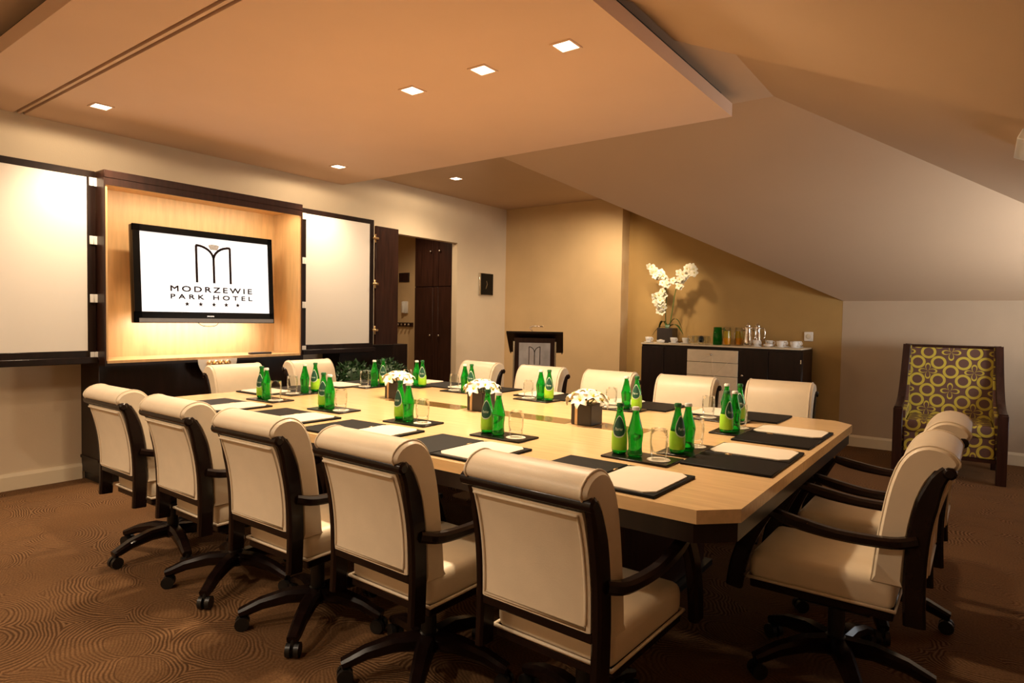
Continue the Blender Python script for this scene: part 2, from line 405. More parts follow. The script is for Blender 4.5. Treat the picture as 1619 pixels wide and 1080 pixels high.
# further lamps of the same kind out of view, and fill lamps added behind
downlight((3.3, 1.45, ZP), 'square downlight in dropped ceiling above the near row of chairs', 40, 2.9, 1.0)
downlight((2.15, 6.35, ZF-.512*(2.15-1.771)), 'square downlight in the wing slope before the far tan wall', 90, 2.0, .9, (1.3, 7.2, 1.2))
downlight((2.55, 6.55, ZF-.512*(2.55-1.771)), 'square downlight in the wing slope above the sideboard orchid', 46, .95, .9, (2.50, 7.35, 1.55))
for x, wh in ((1.2, 'beside the whiteboard'), (2.6, 'middle one'), (3.8, 'beside the slope')): downlight((x, -.75, ZF), 'added fill downlight in the higher ceiling over the open carpet, %s' % wh, 95, 2.9, 1.0, None, WARM2)  # three unseen lamps added as fill for the chair backs
downlight((-.7, 5.9, 2.6), 'square downlight in the hallway ceiling', 45, 2.8, 1.0)

# ------------------------------------------------------------------ media cabinet on the left wall
cab = thing('media_cabinet', 'tall dark wood media cabinet with opened whiteboard doors and lit maple niche', 'cabinet', (0, 0, 0))
CY0, CY1 = 1.90, 3.545
base = bx('base', 'wenge', .004, .34, CY0, CY1+.09, .06, .905, cab, .003, 1)
bx('plinth', 'black_plastic', .004, .30, CY0+.02, CY1+.07, .0, .06, cab)
bx('side_rail', 'wenge', .004, .33, CY0-.008, CY0, .165, .185, base)
bx('niche_floor', 'maple', .03, .445, CY0+.016, CY1-.016, .905, .925, cab)
bx('niche_back', 'maple', .02, .032, CY0+.016, CY1-.016, .925, 2.24, cab)
bx('niche_top', 'maple', .03, .435, CY0+.018, CY1-.018, 2.225, 2.24, cab)
for ya, nm in ((CY0+.008, 'niche_side'), (CY1-.024, 'niche_side')): bx(nm, 'maple', .03, .44, ya, ya+.016, .925, 2.225, cab)
bx('niche_lamp', 'lamp_glow', .395, .415, CY0+.1, CY1-.1, 2.218, 2.225, cab)
bx('fascia', 'wenge_red', .432, .447, CY0+.009, CY1-.009, 2.19, 2.24, cab)
light('niche_light', 'AREA', (.405, (CY0+CY1)/2, 2.214), 8, WARM2, (.22, (CY0+CY1)/2, 1.2), cab, shape='RECTANGLE', size=1.4, size_y=.03)
bx('top_board', 'wenge_red', .004, .45, CY0, CY1, 2.24, 2.295, cab, .003, 1)
for ya in (CY0, CY1-.009): bx('side_panel', 'wenge_red', .004, .447, ya, ya+.009, .905, 2.24, cab)
bx('shelf_edge', 'wenge', .34, .447, CY0, CY1, .885, .905, cab)
# white half-round plate with a row of brass knobs on the base front
pl = [(.449, 2.735+.165*math.cos(a), .905+.165*math.sin(a)) for a in [PI+PI*i/24 for i in range(25)]]
plate = new_obj('half_round_plate', prism(BM(), pl, (.008, 0, 0)), 'white_plastic', cab)
for k in range(4):
    new_obj('socket', lathe(BM(), [(.0, 0), (.022, .0), (.026, .012), (.02, .03), (.008, .034)], 12), 'gold_metal', plate).matrix_local = Matrix.Translation((.457, 2.66+.05*k, .872)) @ Matrix.Rotation(PI/2, 4, 'Y')
def whiteboard(y0, y1, hinge_y, plate_s):
    d = bpy.data.objects.new('whiteboard_door', None); COL.objects.link(d); d.parent = cab
    X0, X1 = .285, .32
    bx('board', 'whiteboard', X0+.006, X1-.004, y0+.05, y1-.05, .99, 2.25, d)
    for q in ((y0, y1, 2.245, 2.292), (y0, y1, .945, .995), (y0, y0+.055, .99, 2.25), (y1-.055, y1, .99, 2.25)):
        bx('frame_bar', 'wenge', X0, X1, q[0], q[1], q[2], q[3], d, .003, 1)
    bx('pen_tray', 'wenge', X0, X1+.035, y0, y1, .902, .948, d, .004, 1)
    for z in (2.215, 1.795, 1.375, .955):
        for k in (0, 1):
            bx('hinge', 'white_plastic', X1 + (.0 if k == 0 else .0), X1+.006, hinge_y-.026+.027*k, hinge_y-.001+.027*k, z-.03, z+.03, d, .001, 1)
    return d
whiteboard(.95, 1.893, 1.878, -1)
whiteboard(3.62, 4.51, 3.648, 1)
lf = bpy.data.objects.new('folding_leaf', None); COL.objects.link(lf); lf.parent = cab
bx('panel', 'wenge_red', .30, .33, 4.53, 4.85, .975, 2.235, lf, .003, 1)
for z in (2.10, 1.62, 1.13):
    hb = bx('hinge', 'gold_metal', .322, .345, 4.485, 4.56, z-.012, z+.012, lf, .004, 1)
    bx('hinge', 'gold_metal', .322, .334, 4.512, 4.53, z-.045, z+.045, lf, .003, 1)
tag(bx('low_cabinet', 'wenge', .004, .28, 4.10, 5.05, 0, .97, None, .004, 1), 'dark wood low cabinet below the folded leaf behind the green plants', 'cabinet')
rc = thing('remote_control', 'slim dark remote control lying on the niche floor under the television', 'remote', (.38, 3.16, .9255), 1.5)
bx('case', 'vase_brown', -.10, .10, -.022, .022, 0, .018, rc, .005)
bx('button_pad', 'grey_strip', -.07, .05, -.014, .014, .018, .020, rc)

# ------------------------------------------------------------------ television
tv = thing('television', 'black flat television with white hotel logo screen hung in the niche', 'television', (.26, 2.755, 1.58))
tv.rotation_euler = (PI/2-.06, 0, PI/2)      # local x = along the wall, y = up, z = towards the room
TW, TH = 1.185, .765
bx('housing', 'black_gloss', -TW/2, TW/2, -TH/2, TH/2, -.05, .012, tv, .008)
bz = BM()
for q in ((-TW/2, TW/2, TH/2-.052, TH/2), (-TW/2, TW/2, -TH/2, -TH/2+.088), (-TW/2, -TW/2+.052, -TH/2, TH/2), (TW/2-.042, TW/2, -TH/2, TH/2)): box(bz, q[0], q[1], q[2], q[3], .008, .022)
new_obj('bezel', bz, 'black_gloss', tv)
bx('speaker_bar', 'grey_strip', -TW/2+.03, TW/2-.01, -TH/2+.004, -TH/2+.036, .02, .026, tv)
bx('badge', 'silver', -.03, .03, -TH/2+.05, -TH/2+.06, .022, .0235, tv)
bx('niche_fill_strip', 'lamp_glow', -.45, .45, -TH/2+.01, -TH/2+.03, -.058, -.05, tv)  # hidden glowing strip and lamp, added to brighten the lower niche
light('niche_fill_light', 'AREA', (.20, 2.755, 1.20), 4.5, (1, .92, .84), (.06, 2.755, .95), shape='RECTANGLE', size=1.0, size_y=.03)
bx('wall_bracket', 'black_plastic', -.15, .15, -.15, .15, -.215, -.05, tv)
SX0, SX1, SY0, SY1 = -TW/2+.052, TW/2-.042, -TH/2+.088, TH/2-.052
scr = bx('screen', 'screen', SX0, SX1, SY0, SY1, .010, .014, tv)
SW, SH = SX1-SX0, SY1-SY0
def uv(u, v): return (SX0+u*SW, SY1-v*SH)
def emblem(bm, cx, top, wid, hei, t, z):
    l, r, b_ = cx-wid/2, cx+wid/2, top-hei
    jy = top-hei*.36
    for x in (l, r): box(bm, x-t/2, x+t/2, b_, top, z, z+.0015)
    box(bm, cx-t/2, cx+t/2, b_, jy, z, z+.0015)
    for s in (-1, 1):
        arc = [(cx+s*wid/2*math.cos(a), jy-hei*.02+(top-jy+hei*.02)*math.sin(a)) for a in [PI/2*i/10 for i in range(11)]]
        arc = [(cx+s*wid/2*(1-math.sin(a)), top-(top-jy)*(1-math.cos(a))) for a in [PI/2*i/10 for i in range(11)]]
        for (xa, ya), (xb, yb) in zip(arc, arc[1:]):
            d = Vector((xb-xa, yb-ya, 0)).normalized(); n = Vector((-d.y, d.x, 0))*t/2; o_ = d*t*.2
            A, B = Vector((xa, ya, z))-o_, Vector((xb, yb, z))+o_
            prism(bm, [A+n, B+n, B-n, A-n], (0, 0, .0015))
    return bm
def star(bm, cx, cy, r, z):
    prism(bm, [(cx+(r if i % 2 == 0 else r*.42)*math.sin(PI*i/5), cy+(r if i % 2 == 0 else r*.42)*math.cos(PI*i/5), z) for i in range(10)], (0, 0, .0015))
    return bm
cx, ty = uv(.536, .108)
new_obj('emblem', emblem(BM(), cx, ty, .268*SW, .495*SH, .0195, .0142), 'ink', scr)
cr = BM(); ccx, ccy = uv(.54, .117)
prism(cr, [(ccx+.048*math.cos(a), ccy+.012+.012*math.sin(a), .0142) for a in [PI*i/10 for i in range(11)]]+[(ccx-.03, ccy-.022, .0142), (ccx+.03, ccy-.022, .0142)], (0, 0, .0015))
new_obj('crown', cr, 'ink_grey', scr)
tx, ty2 = uv(.525, .697)
letters(text_mesh('MODRZEWIE', .645*SW, .072*SH, .001, 1.35), 'ink', scr, Matrix.Translation((tx, ty2, .0155)))
tx, ty2 = uv(.525, .80)
letters(text_mesh('PARK HOTEL', .645*SW, .060*SH, .001, 1.6), 'ink', scr, Matrix.Translation((tx, ty2, .0155)))
for u_ in (.322, .425, .528, .627, .723):
    sx, sy = uv(u_, .893); new_obj('star', star(BM(), sx, sy, .021, .0142), 'ink', scr)
ck = BM(); tube(ck, spline([(-.10, -TH/2+.01, -.01), (-.06, -TH/2-.02, -.01), (0, -TH/2-.028, -.01), (.06, -TH/2-.02, -.01), (.09, -TH/2+.01, -.01)]), .003, 6)
new_obj('cable', ck, 'black_plastic', tv, True)

# ------------------------------------------------------------------ conference table
TX0, TX1, TY0, TY1, TZ = 1.44, 4.979, 1.722, 3.815, .75
ch = .095
def octa(i, z, c=ch):
    return [(TX0+i+c, TY0+i, z), (TX1-i-c, TY0+i, z), (TX1-i, TY0+i+c, z), (TX1-i, TY1-i-c, z), (TX1-i-c, TY1-i, z), (TX0+i+c, TY1-i, z), (TX0+i, TY1-i-c, z), (TX0+i, TY0+i+c, z)]
tbl = thing('conference_table', 'long light wood conference table with clipped corners and dark base', 'table', (0, 0, 0))
tp = prism(BM(), octa(0, TZ-.04), (0, 0, .04))
new_obj('tabletop', tp, 'table_wood', tbl)
new_obj('apron', prism(BM(), octa(.012, TZ-.10), (0, 0, .06)), 'wenge', tbl)
for xa, xb in ((2.35, 4.30),):
    pass
for k, (xa, xb) in enumerate(((2.50, 3.10), (3.32, 3.83), (3.99, 4.25))):
    bx('inlay_strip', 'inlay', xa, xb, 2.715, 2.865, TZ-.002, TZ+.0012, tbl)
for xa, xb in ((1.95, 2.45), (3.90, 4.38)):
    pd = bx('pedestal', 'wenge_red', xa, xb, 2.30, 3.24, .03, TZ-.10, tbl, .006, 1)
    bx('foot_plate', 'black_plastic', xa-.03, xb+.03, 2.26, 3.28, 0, .03, pd)

# ------------------------------------------------------------------ swivel chairs
def make_chair():
    c = thing('swivel_chair', 'cream leather swivel armchair', 'chair', (0, 0, 0), 0, 'cream conference chairs around the table')
    prof = spline([(0, -.168, .44), (0, -.178, .55), (0, -.192, .66), (0, -.209, .76), (0, -.233, .838), (0, -.266, .885), (0, -.312, .905), (0, -.364, .894), (0, -.392, .862), (0, -.378, .836), (0, -.335, .826)], 3)
    prof += spline([(0, -.312, .79), (0, -.290, .73), (0, -.272, .64), (0, -.262, .54), (0, -.258, .44)], 3)
    bm = BM(); HW = .202
    xs = [(-HW, .90), (-HW+.010, .975), (-HW+.022, 1), (HW-.022, 1), (HW-.010, .975), (HW, .90)]
    cy, cz = -.235, .70
    rings = []
    for x, k in xs:
        # shrink the outline slightly towards its own spine at the ends so the edge reads as stuffed
        rg = []
        for i, p in enumerate(prof):
            a = prof[(i-1) % len(prof)]; b_ = prof[(i+1) % len(prof)]
            t = (b_-a).normalized(); n = Vector((0, -t.z, t.y)); off = (1-k)*.10
            rg.append(bm.verts.new((x, p.y-n.y*off*-1, p.z-n.z*off*-1)))
        rings.append(rg)
    n = len(prof)
    for a, b_ in zip(rings, rings[1:]):
        for i in range(n): bm.faces.new((a[i], b_[i], b_[(i+1) % n], a[(i+1) % n]))
    bm.faces.new(rings[0]); bm.faces.new(rings[-1][::-1])
    bc = new_obj('back_cushion', bm, 'leather', c, smooth='auto')
    # gathered seam beads on the roll ends
    for s in (-1, 1):
        pb = BM(); tube(pb, [Vector((s*(HW-.014), p.y, p.z)) for p in prof[:32]], .0035, 6); new_obj('piping', pb, 'leather_pipe', bc, True)
    sb = BM(); box(sb, -.198, .198, -.195, .262, .352, .452, .03, 3)
    for v in sb.verts:
        if v.co.z > .43: v.co.z += .022*(1-(v.co.x/.21)**2)*(1-min(1, abs(v.co.y)/.27)**4)
    seat = new_obj('seat', sb, 'leather', c, smooth='auto')
    q = [(-.200, -.197), (.200, -.197), (.200, .264), (-.200, .264)]
    pb = BM(); tube(pb, [(x, y, .362) for x, y in q], .006, 6, True); new_obj('piping', pb, 'leather_pipe', seat, True)
    bx('seat_frame', 'chair_wood', -.195, .195, -.192, .255, .325, .353, c, .004, 1)
    pp = [(-.292, .330), (-.288, .42), (-.288, .52), (-.296, .63), (-.312, .72), (-.337, .80), (-.362, .836)]
    for s in (-1, 1):
        new_obj('back_post', sweep(BM(), spline([(s*.194, y, z) for y, z in pp], 3), (1, 0, 0), .030, [.062]*13+[.056, .05, .046, .042, .04, .036]), 'chair_wood', c, smooth='auto')
    tr = BM(); tube(tr, [(-.218, -.368, .830), (-.212, -.368, .830), (.212, -.368, .830), (.218, -.368, .830)], [.012, .019, .019, .012], 10)
    box(tr, -.200, .200, -.352, -.318, .80, .845, .004, 1)
    new_obj('top_rail', tr, 'chair_wood', c, smooth='auto')
    bx('lower_rail', 'chair_wood', -.185, .185, -.315, -.268, .455, .486, c, .005, 1)
    rp = [(-.318, .486), (-.320, .57), (-.327, .64), (-.340, .71), (-.360, .78), (-.372, .808)]
    rp = [(y-.0, z) for y, z in rp]
    pbm = BM(); n = len(rp)
    path = spline([(0, y, z) for y, z in rp], 3)
    A = [[pbm.verts.new((x, p.y+dy-.003, p.z)) for p in path] for x, dy in ((-.180, .022), (-.180, .004), (-.172, 0), (.172, 0), (.180, .004), (.180, .022))]
    for a, b_ in zip(A, A[1:]):
        for i in range(len(path)-1): pbm.faces.new((a[i], a[i+1], b_[i+1], b_[i]))
    for i in range(len(path)-1): pbm.faces.new((A[-1][i], A[-1][i+1], A[0][i+1], A[0][i]))
    pbm.faces.new([a[0] for a in A]); pbm.faces.new([a[-1] for a in A][::-1])
    rpn = new_obj('rear_panel', pbm, 'leather', c, smooth='auto')
    loop = [Vector((-.168, p.y-.004, p.z)) for p in path]+[Vector((.168, p.y-.004, p.z)) for p in path[::-1]]
    loop = [Vector((v.x, v.y, min(max(v.z, .496), .798))) for v in loop]
    pb = BM(); tube(pb, loop, .0045, 6, True); new_obj('piping', pb, 'leather_pipe', rpn, True)
    for s in (-1, 1):
        ap = spline([(s*.202, -.245, .603), (s*.228, -.18, .590), (s*.238, -.03, .588), (s*.236, .10, .603), (s*.230, .185, .622)], 4)
        new_obj('armrest', sweep(BM(), ap, (1, 0, 0), .038, [.034]*9+[.036, .038, .04, .04, .04, .038, .034, .03]), 'chair_wood', c, smooth='auto')
        fp = spline([(s*.226, .300, .328), (s*.228, .286, .42), (s*.231, .248, .53), (s*.230, .200, .625)], 4)
        new_obj('front_post', sweep(BM(), fp, (1, 0, 0), .036, .056), 'chair_wood', c, smooth='auto')
    new_obj('column', lathe(BM(), [(.045, .085), (.045, .14), (.028, .15), (.028, .30), (.06, .31), (.06, .33)], 14), 'black_plastic', c, smooth='auto')
    bx('tilt_mechanism', 'black_plastic', -.09, .09, -.12, .11, .275, .327, c, .008, 1)
    for k in range(5):
        a = PI/2+2*PI*k/5; d = Vector((math.cos(a), math.sin(a), 0)); s = Vector((-d.y, d.x, 0))
        lg = new_obj('base_leg', sweep(BM(), [d*.03+Vector((0, 0, .118)), d*.12+Vector((0, 0, .120)), d*.22+Vector((0, 0, .100)), d*.275+Vector((0, 0, .078)), d*.303+Vector((0, 0, .070))], s, [.070, .062, .052, .048, .044], [.058, .054, .044, .038, .030]), 'chair_wood', c, smooth='auto')
        cb = BM(); p = d*.292
        for sg in (-1, 1):
            ctr = p+s*(sg*.016); st = []
            r0 = [cb.verts.new(ctr-s*.009+d*(.028*math.cos(t))+Vector((0, 0, .028+.028*math.sin(t)))) for t in [2*PI*i/14 for i in range(14)]]
            r1 = [cb.verts.new(ctr+s*.009+d*(.028*math.cos(t))+Vector((0, 0, .028+.028*math.sin(t)))) for t in [2*PI*i/14 for i in range(14)]]
            for i in range(14): cb.faces.new((r0[i], r0[(i+1) % 14], r1[(i+1) % 14], r1[i]))
            cb.faces.new(r0[::-1]); cb.faces.new(r1)
        tube(cb, [p+Vector((0, 0, .030)), p+Vector((0, 0, .072))], .012, 8)
        new_obj('caster', cb, 'black_plastic', lg, smooth='auto')
    for o_ in list(c.children):
        if o_.name.split('.')[0] in ('back_cushion', 'back_post', 'top_rail', 'lower_rail', 'rear_panel'):
            for v in o_.data.vertices: v.co.y += .042
            for g in o_.children:
                for v in g.data.vertices: v.co.y += .042
    return c
chair = Proto(make_chair())
ORD = ['first', 'second', 'third', 'fourth', 'fifth']
NX = [2.05, 2.68, 3.31, 3.945, 4.57]; NY = [1.62, 1.62, 1.62, 1.63, 1.665]; NR = [.0, -.01, .01, -.02, -.03]
for i, x in enumerate(NX):
    ch_ = chair.get((x, NY[i], 0), NR[i], 'cream leather swivel armchair, near long table side, %s from the television wall' % ORD[i])
    if i == 0:
        first_legs = [k for k in ch_.children if k.name.startswith('base_leg')]
ALT = []
FX = [2.04, 2.72, 3.32, 3.90, 4.48]; FY = [3.93, 3.90, 3.90, 3.93, 4.04]; FR = [PI-.1, PI+.02, PI, PI+.03, PI+.02]
for i, x in enumerate(FX):
    ch_ = chair.get((x, FY[i], 0), FR[i], 'cream leather swivel armchair, far long table side, %s from the television wall' % ORD[i])
    if i % 2:
        for k in ch_.children:
            if k.name.startswith('base_leg'): k.rotation_euler = (0, 0, PI/5)
for k in first_legs: k.rotation_euler = (0, 0, -.54)
turn_base = lambda o: [setattr(k, 'rotation_euler', (0, 0, PI/5)) for k in o.children if k.name.startswith('base_leg')]
chair.get((1.31, 2.55, 0), -PI/2, 'cream leather swivel armchair at the television end of table, nearer one')
chair.get((1.25, 3.24, 0), -PI/2, 'cream leather swivel armchair at the television end of table, beside the plants')
chair.get((5.12, 2.53, 0), PI/2, 'cream leather swivel armchair at the table end by the patterned armchair, nearer one')
e2 = chair.get((5.14, 3.17, 0), PI/2, 'cream leather swivel armchair at the table end, just before the patterned armchair'); turn_base(e2)

# ------------------------------------------------------------------ place settings
def bottle_body(bm, prof): return lathe(bm, prof, 20)
def make_bottle_a():
    o = thing('water_bottle', 'green bottle', 'bottle')
    body = [(.0, .003), (.022, 0), (.028, .004), (.030, .014), (.0305, .05), (.0295, .075), (.0265, .10), (.021, .128), (.0155, .152), (.0125, .166), (.0120, .182), (.0132, .184), (.0132, .189), (.0, .189)]
    new_obj('bottle_glass', lathe(BM(), body[1:-1], 20), 'glass_green', o, smooth='auto')
    lb = BM(); lathe(lb, [(.0302, .016), (.0311, .018), (.0312, .05), (.0302, .076), (.0285, .088)], 20, cap=False)
    new_obj('label', lb, 'label_lime', o, True)
    def patch(name, mat, rz, zc, hw, hh, off):
        bm = BM(); vs = []
        def rad(z):
            for (r0, z0), (r1, z1) in zip(body, body[1:]):
                if z0 <= z <= z1 and z1 > z0: return r0+(r1-r0)*(z-z0)/(z1-z0)
            return .03
        ctr = None; ring = []
        for i in range(20):
            a = 2*PI*i/20; z = zc+hh*math.sin(a); th = rz+hw*math.cos(a)*(1.0+.25*math.sin(-a)); r = rad(z)+off
            ring.append(bm.verts.new((r*math.cos(th), r*math.sin(th), z)))
        cols = []
        inner = []
        for i in range(20):
            a = 2*PI*i/20; z = zc+hh*.5*math.sin(a); th = rz+hw*.5*math.cos(a); r = rad(z)+off
            inner.append(bm.verts.new((r*math.cos(th), r*math.sin(th), z)))
        for i in range(20): bm.faces.new((ring[i], ring[(i+1) % 20], inner[(i+1) % 20], inner[i]))
        r = rad(zc)+off; c_ = bm.verts.new((r*math.cos(rz), r*math.sin(rz), zc))
        for i in range(20): bm.faces.new((inner[i], inner[(i+1) % 20], c_))
        return new_obj(name, bm, mat, o, True)
    patch('label_rim', 'label_rim', -PI/2, .108, .95, .043, .0014)
    patch('oval_label', 'label_dark', -PI/2, .108, .83, .038, .0022)
    tb_ = text_mesh('Perrier', .030, .012, .001)
    for v in tb_.verts:
        z = .099+v.co.y; th = -PI/2+v.co.x/.0295; r_ = .0299-(z-.10)*.17
        v.co = Vector((r_*math.cos(th), r_*math.sin(th), z))
    new_obj('lettering', tb_, 'label_rim', o)
    new_obj('cap', lathe(BM(), [(.0145, .184), (.0145, .193), (.012, .197)], 16), 'cap_green', o, smooth='auto')
    return o
def make_bottle_b():
    o = thing('water_bottle', 'green bottle', 'bottle')
    new_obj('bottle_glass', lathe(BM(), [(.022, 0), (.0275, .004), (.0285, .016), (.026, .03), (.0265, .05), (.030, .085), (.0305, .092), (.026, .112), (.0195, .136), (.015, .156), (.0125, .168), (.0122, .180)], 20), 'glass_green', o, smooth='auto')
    new_obj('cap', lathe(BM(), [(.0148, .178), (.0148, .187), (.0125, .191)], 16), 'cap_white', o, smooth='auto')
    return o
def make_glass():
    o = thing('tumbler', 'clear glass', 'glass')
    gb = BM()
    lathe(gb, [(.024, 0), (.028, .003), (.032, .03), (.0345, .065), (.034, .09), (.0315, .115), (.0303, .115), (.0326, .09), (.033, .065), (.0305, .040), (.027, .028), (.001, .025)], 24)
    new_obj('bowl', gb, 'glass_clear', o, True)
    return o
def make_folder():
    o = thing('folder', 'open folder', 'folder')
    bx('cover', 'folder_black', -.248, -.004, -.163, .163, 0, .009, o, .002, 1)
    bx('cover', 'folder_black', .004, .248, -.163, .163, 0, .009, o, .002, 1)
    bx('spine', 'folder_black', -.006, .006, -.163, .163, 0, .006, o)
    c = .03
    pts = [(.016, -.150+c, .009), (.016+c, -.150, .009), (.236-c, -.150, .009), (.236, -.150+c, .009), (.236, .150-c, .009), (.236-c, .150, .009), (.016+c, .150, .009), (.016, .150-c, .009)]
    new_obj('writing_pad', prism(BM(), pts, (0, 0, .004)), 'paper', o)
    new_obj('clasp', tube(BM(), [(0, .05, .009), (0, .075, .009)], .004, 8), 'gold_metal', o, True)
    return o
PB_A, PB_B, PG, PF = Proto(make_bottle_a()), Proto(make_bottle_b()), Proto(make_glass()), Proto(make_folder())
PT = Proto(tag(bx('drink_mat', 'tray_black', -.138, .138, -.078, .078, 0, .008, None, .003, 1), 'mat', 'mat'))
PC = Proto(tag(new_obj('paper_coaster', lathe(BM(), [(.043, 0), (.044, .0008), (.043, .0016)], 24), 'paper', None, True), 'coaster', 'coaster'))
places = []
for i, (x, fx) in enumerate(zip((2.00, 2.62, 3.245, 3.815, 4.48), (2.02, 2.64, 3.23, 3.83, 4.50))):
    places.append(((x, TY0), 0, .508, (fx-x), 'near long side, %s place from the television' % ORD[i]))
for i, x in enumerate((2.06, 2.55, 3.20, 3.81, 4.40)):
    places.append(((x, TY1), PI, .43 if i else .42, 0 if i < 4 else -.02, 'far long side, %s place from the television' % ORD[i]))
places.append(((TX0, 2.56), -PI/2, .42, 0, 'television end of table, nearer place'))
places.append(((TX0, 3.17), -PI/2, .42, 0, 'television end of table, place by the plants'))
places.append(((TX1, 2.49), PI/2, .42, .0, 'end by the patterned armchair, nearer place'))
places.append(((TX1, 3.09), PI/2, .42, .0, 'end by the patterned armchair, farther place'))
for k, (c, rz, ty, fdx, where) in enumerate(places):
    R = Matrix.Rotation(rz, 3, 'Z'); C = Vector((*c, TZ))
    def put(x, y, z=0): return C+R @ Vector((x, y, z))
    r = random.Random(k)
    PF.get(put(fdx, .19, .0002), rz+r.uniform(-.03, .03), 'open black folder with cream pad, %s' % where, 'open folders on the table')
    PT.get(put(0, ty, .0002), rz+r.uniform(-.05, .05), 'thin black drink mat under bottles and glass, %s' % where, 'black drink mats')
    PB_A.get(put(-.098, ty+.004, .0084), r.uniform(-.35, .35)+(.45 if k < 12 else .9), 'lime and dark oval labelled green bottle, %s' % where, 'oval labelled green bottles')
    PB_B.get(put(-.024, ty-.010, .0084), 0, 'plain waisted green bottle with white cap, %s' % where, 'plain green bottles')
    PC.get(put(.072, ty-.008, .0084), 0, 'round white paper coaster under the tumbler, %s' % where, 'paper coasters')
    PG.get(put(.072, ty-.008, .0102), 0, 'clear glass tumbler on paper coaster, %s' % where, 'clear tumblers')

# ------------------------------------------------------------------ flower cubes
def blossom_mesh(n, ln, wd, cup, droop):
    bm = BM()
    for k in range(n):
        a = 2*PI*k/n; d = Vector((math.cos(a), math.sin(a), 0)); s = Vector((-d.y, d.x, 0))
        rows = []
        for i in range(5):
            t = i/4; p = d*(ln*t)+Vector((0, 0, cup*math.sin(t*2.2)-droop*t*t)); wv = wd*math.sin(PI*(.12+.80*t))
            rows.append([bm.verts.new(p-s*wv+Vector((0, 0, .004))), bm.verts.new(p), bm.verts.new(p+s*wv+Vector((0, 0, .004)))])
        for a_, b_ in zip(rows, rows[1:]):
            for j in (0, 1): bm.faces.new((a_[j], a_[j+1], b_[j+1], b_[j]))
    return bm
def make_vase():
    v = thing('flower_cube', 'cube vase', 'vase')
    vb = BM(); box(vb, -.058, .058, -.058, .058, 0, .105, .003, 1); new_obj('cube', vb, 'vase_brown', v, smooth='auto')
    bx('ribbon', 'ribbon', -.034, -.019, -.0605, -.058, .0, .105, v)
    first = None; r = random.Random(3)
    spots = [(0, 0, .155, 0), (-.05, -.03, .14, .5), (.05, -.03, .14, .5), (-.05, .04, .14, .5), (.05, .04, .14, .5), (0, -.062, .122, .9), (-.078, 0, .12, .9), (.078, .0, .12, .9), (0, .06, .13, .8)]
    for (x, y, z, tl) in spots:
        if first is None:
            f = new_obj('blossom', blossom_mesh(6, .052, .016, .022, .012), 'petal', v, True)
            new_obj('blossom_core', lathe(BM(), [(.002, 0), (.007, .006), (.005, .018), (.001, .022)], 8), 'petal_core', f, True); first = f
        else:
            f = copy_tree(first, v)
        f.location = (x, y, z)
        az = math.atan2(y, x); f.rotation_euler = Vector((math.cos(az)*math.sin(tl), math.sin(az)*math.sin(tl), math.cos(tl))).to_track_quat('Z', 'X').to_euler()
    lv = BM()
    for k in range(7):
        a = 2*PI*k/7; tube(lv, [(0, 0, .09), (.045*math.cos(a), .045*math.sin(a), .13)], .003, 5)
    new_obj('stem', lv, 'stem', v)
    return v
PV = Proto(make_vase())
for x, y, lab in ((2.48, 2.84, 'dark cube vase of white blossoms on table, nearest the television'), (3.215, 2.80, 'dark cube vase of white blossoms, middle of the table'), (3.915, 2.79, 'dark cube vase of white blossoms, farthest from the television')):
    PV.get((x, y, TZ+.0014), 0, lab, 'white flower cubes on the table')

# ------------------------------------------------------------------ wall clock, hallway pieces
ck = thing('wall_clock', 'square black wall clock with silver edge right of the doorway', 'clock', (0, 6.765, 1.74))
bx('case', 'silver', .002, .03, -.145, .145, -.15, .15, ck, .003, 1)
bx('face', 'black_gloss', .030, .034, -.12, .14, -.145, .145, ck)
for a, ln in ((2.7, .07), (.35, .05)):
    hb = BM(); prism(hb, [(0, -.004, 0), (0, .004, 0), (0, .002, ln), (0, -.002, ln)], (.002, 0, 0)); h_ = new_obj('hand', hb, 'silver', ck); h_.location = (.034, .01, 0); h_.rotation_euler = (a, 0, 0)
wd = thing('wardrobe', 'dark wood built-in wardrobe with round knobs seen through the doorway', 'wardrobe', (0, 0, 0))
bx('carcass', 'wenge_red', -1.07, -.10, 6.50, 6.71, 0, 2.50, wd)
for xa, xb in ((-1.06, -.705), (-.70, -.60), (-.595, -.105)):
    for za, zb in ((.08, 1.70), (1.71, 2.48)):
        d = bx('door', 'wenge_red', xa, xb, 6.475, 6.50, za, zb, wd, .003, 1)
        if xa < -.9 or xa > -.6:
            kx = xb-.03 if xa < -.9 else xa+.03
            kz = 1.02 if za < 1 else 2.20
            new_obj('knob', lathe(BM(), [(.006, 0), (.008, .012), (.016, .02), (.014, .03), (.0, .032)], 12), 'silver', d, True).matrix_local = Matrix.Translation((kx, 6.475, kz)) @ Matrix.Rotation(PI/2, 4, 'X')
sg = thing('wall_sign', 'small dark brown sign on the hallway wall', 'sign', (-1.53, 6.718, 1.87))
bx('sign_board', 'vase_brown', -.11, .11, -.012, 0, -.07, .07, sg, .002, 1)
bx('sign_border', 'wenge_red', -.10, .10, -.014, -.012, -.06, .06, sg)
ip = thing('intercom', 'small white wall telephone in the hallway', 'telephone', (-1.49, 6.718, 1.42))
bx('cradle', 'white_plastic', -.05, .05, -.03, 0, -.09, .09, ip, .006)
bx('handset', 'white_plastic', -.045, -.005, -.055, -.03, -.085, .085, ip, .008)
hk = thing('coat_rack', 'short dark coat rack with small pegs in the hallway', 'rack', (-1.52, 6.718, 1.16))
bx('rail', 'wenge_red', -.19, .19, -.02, 0, -.03, .03, hk)
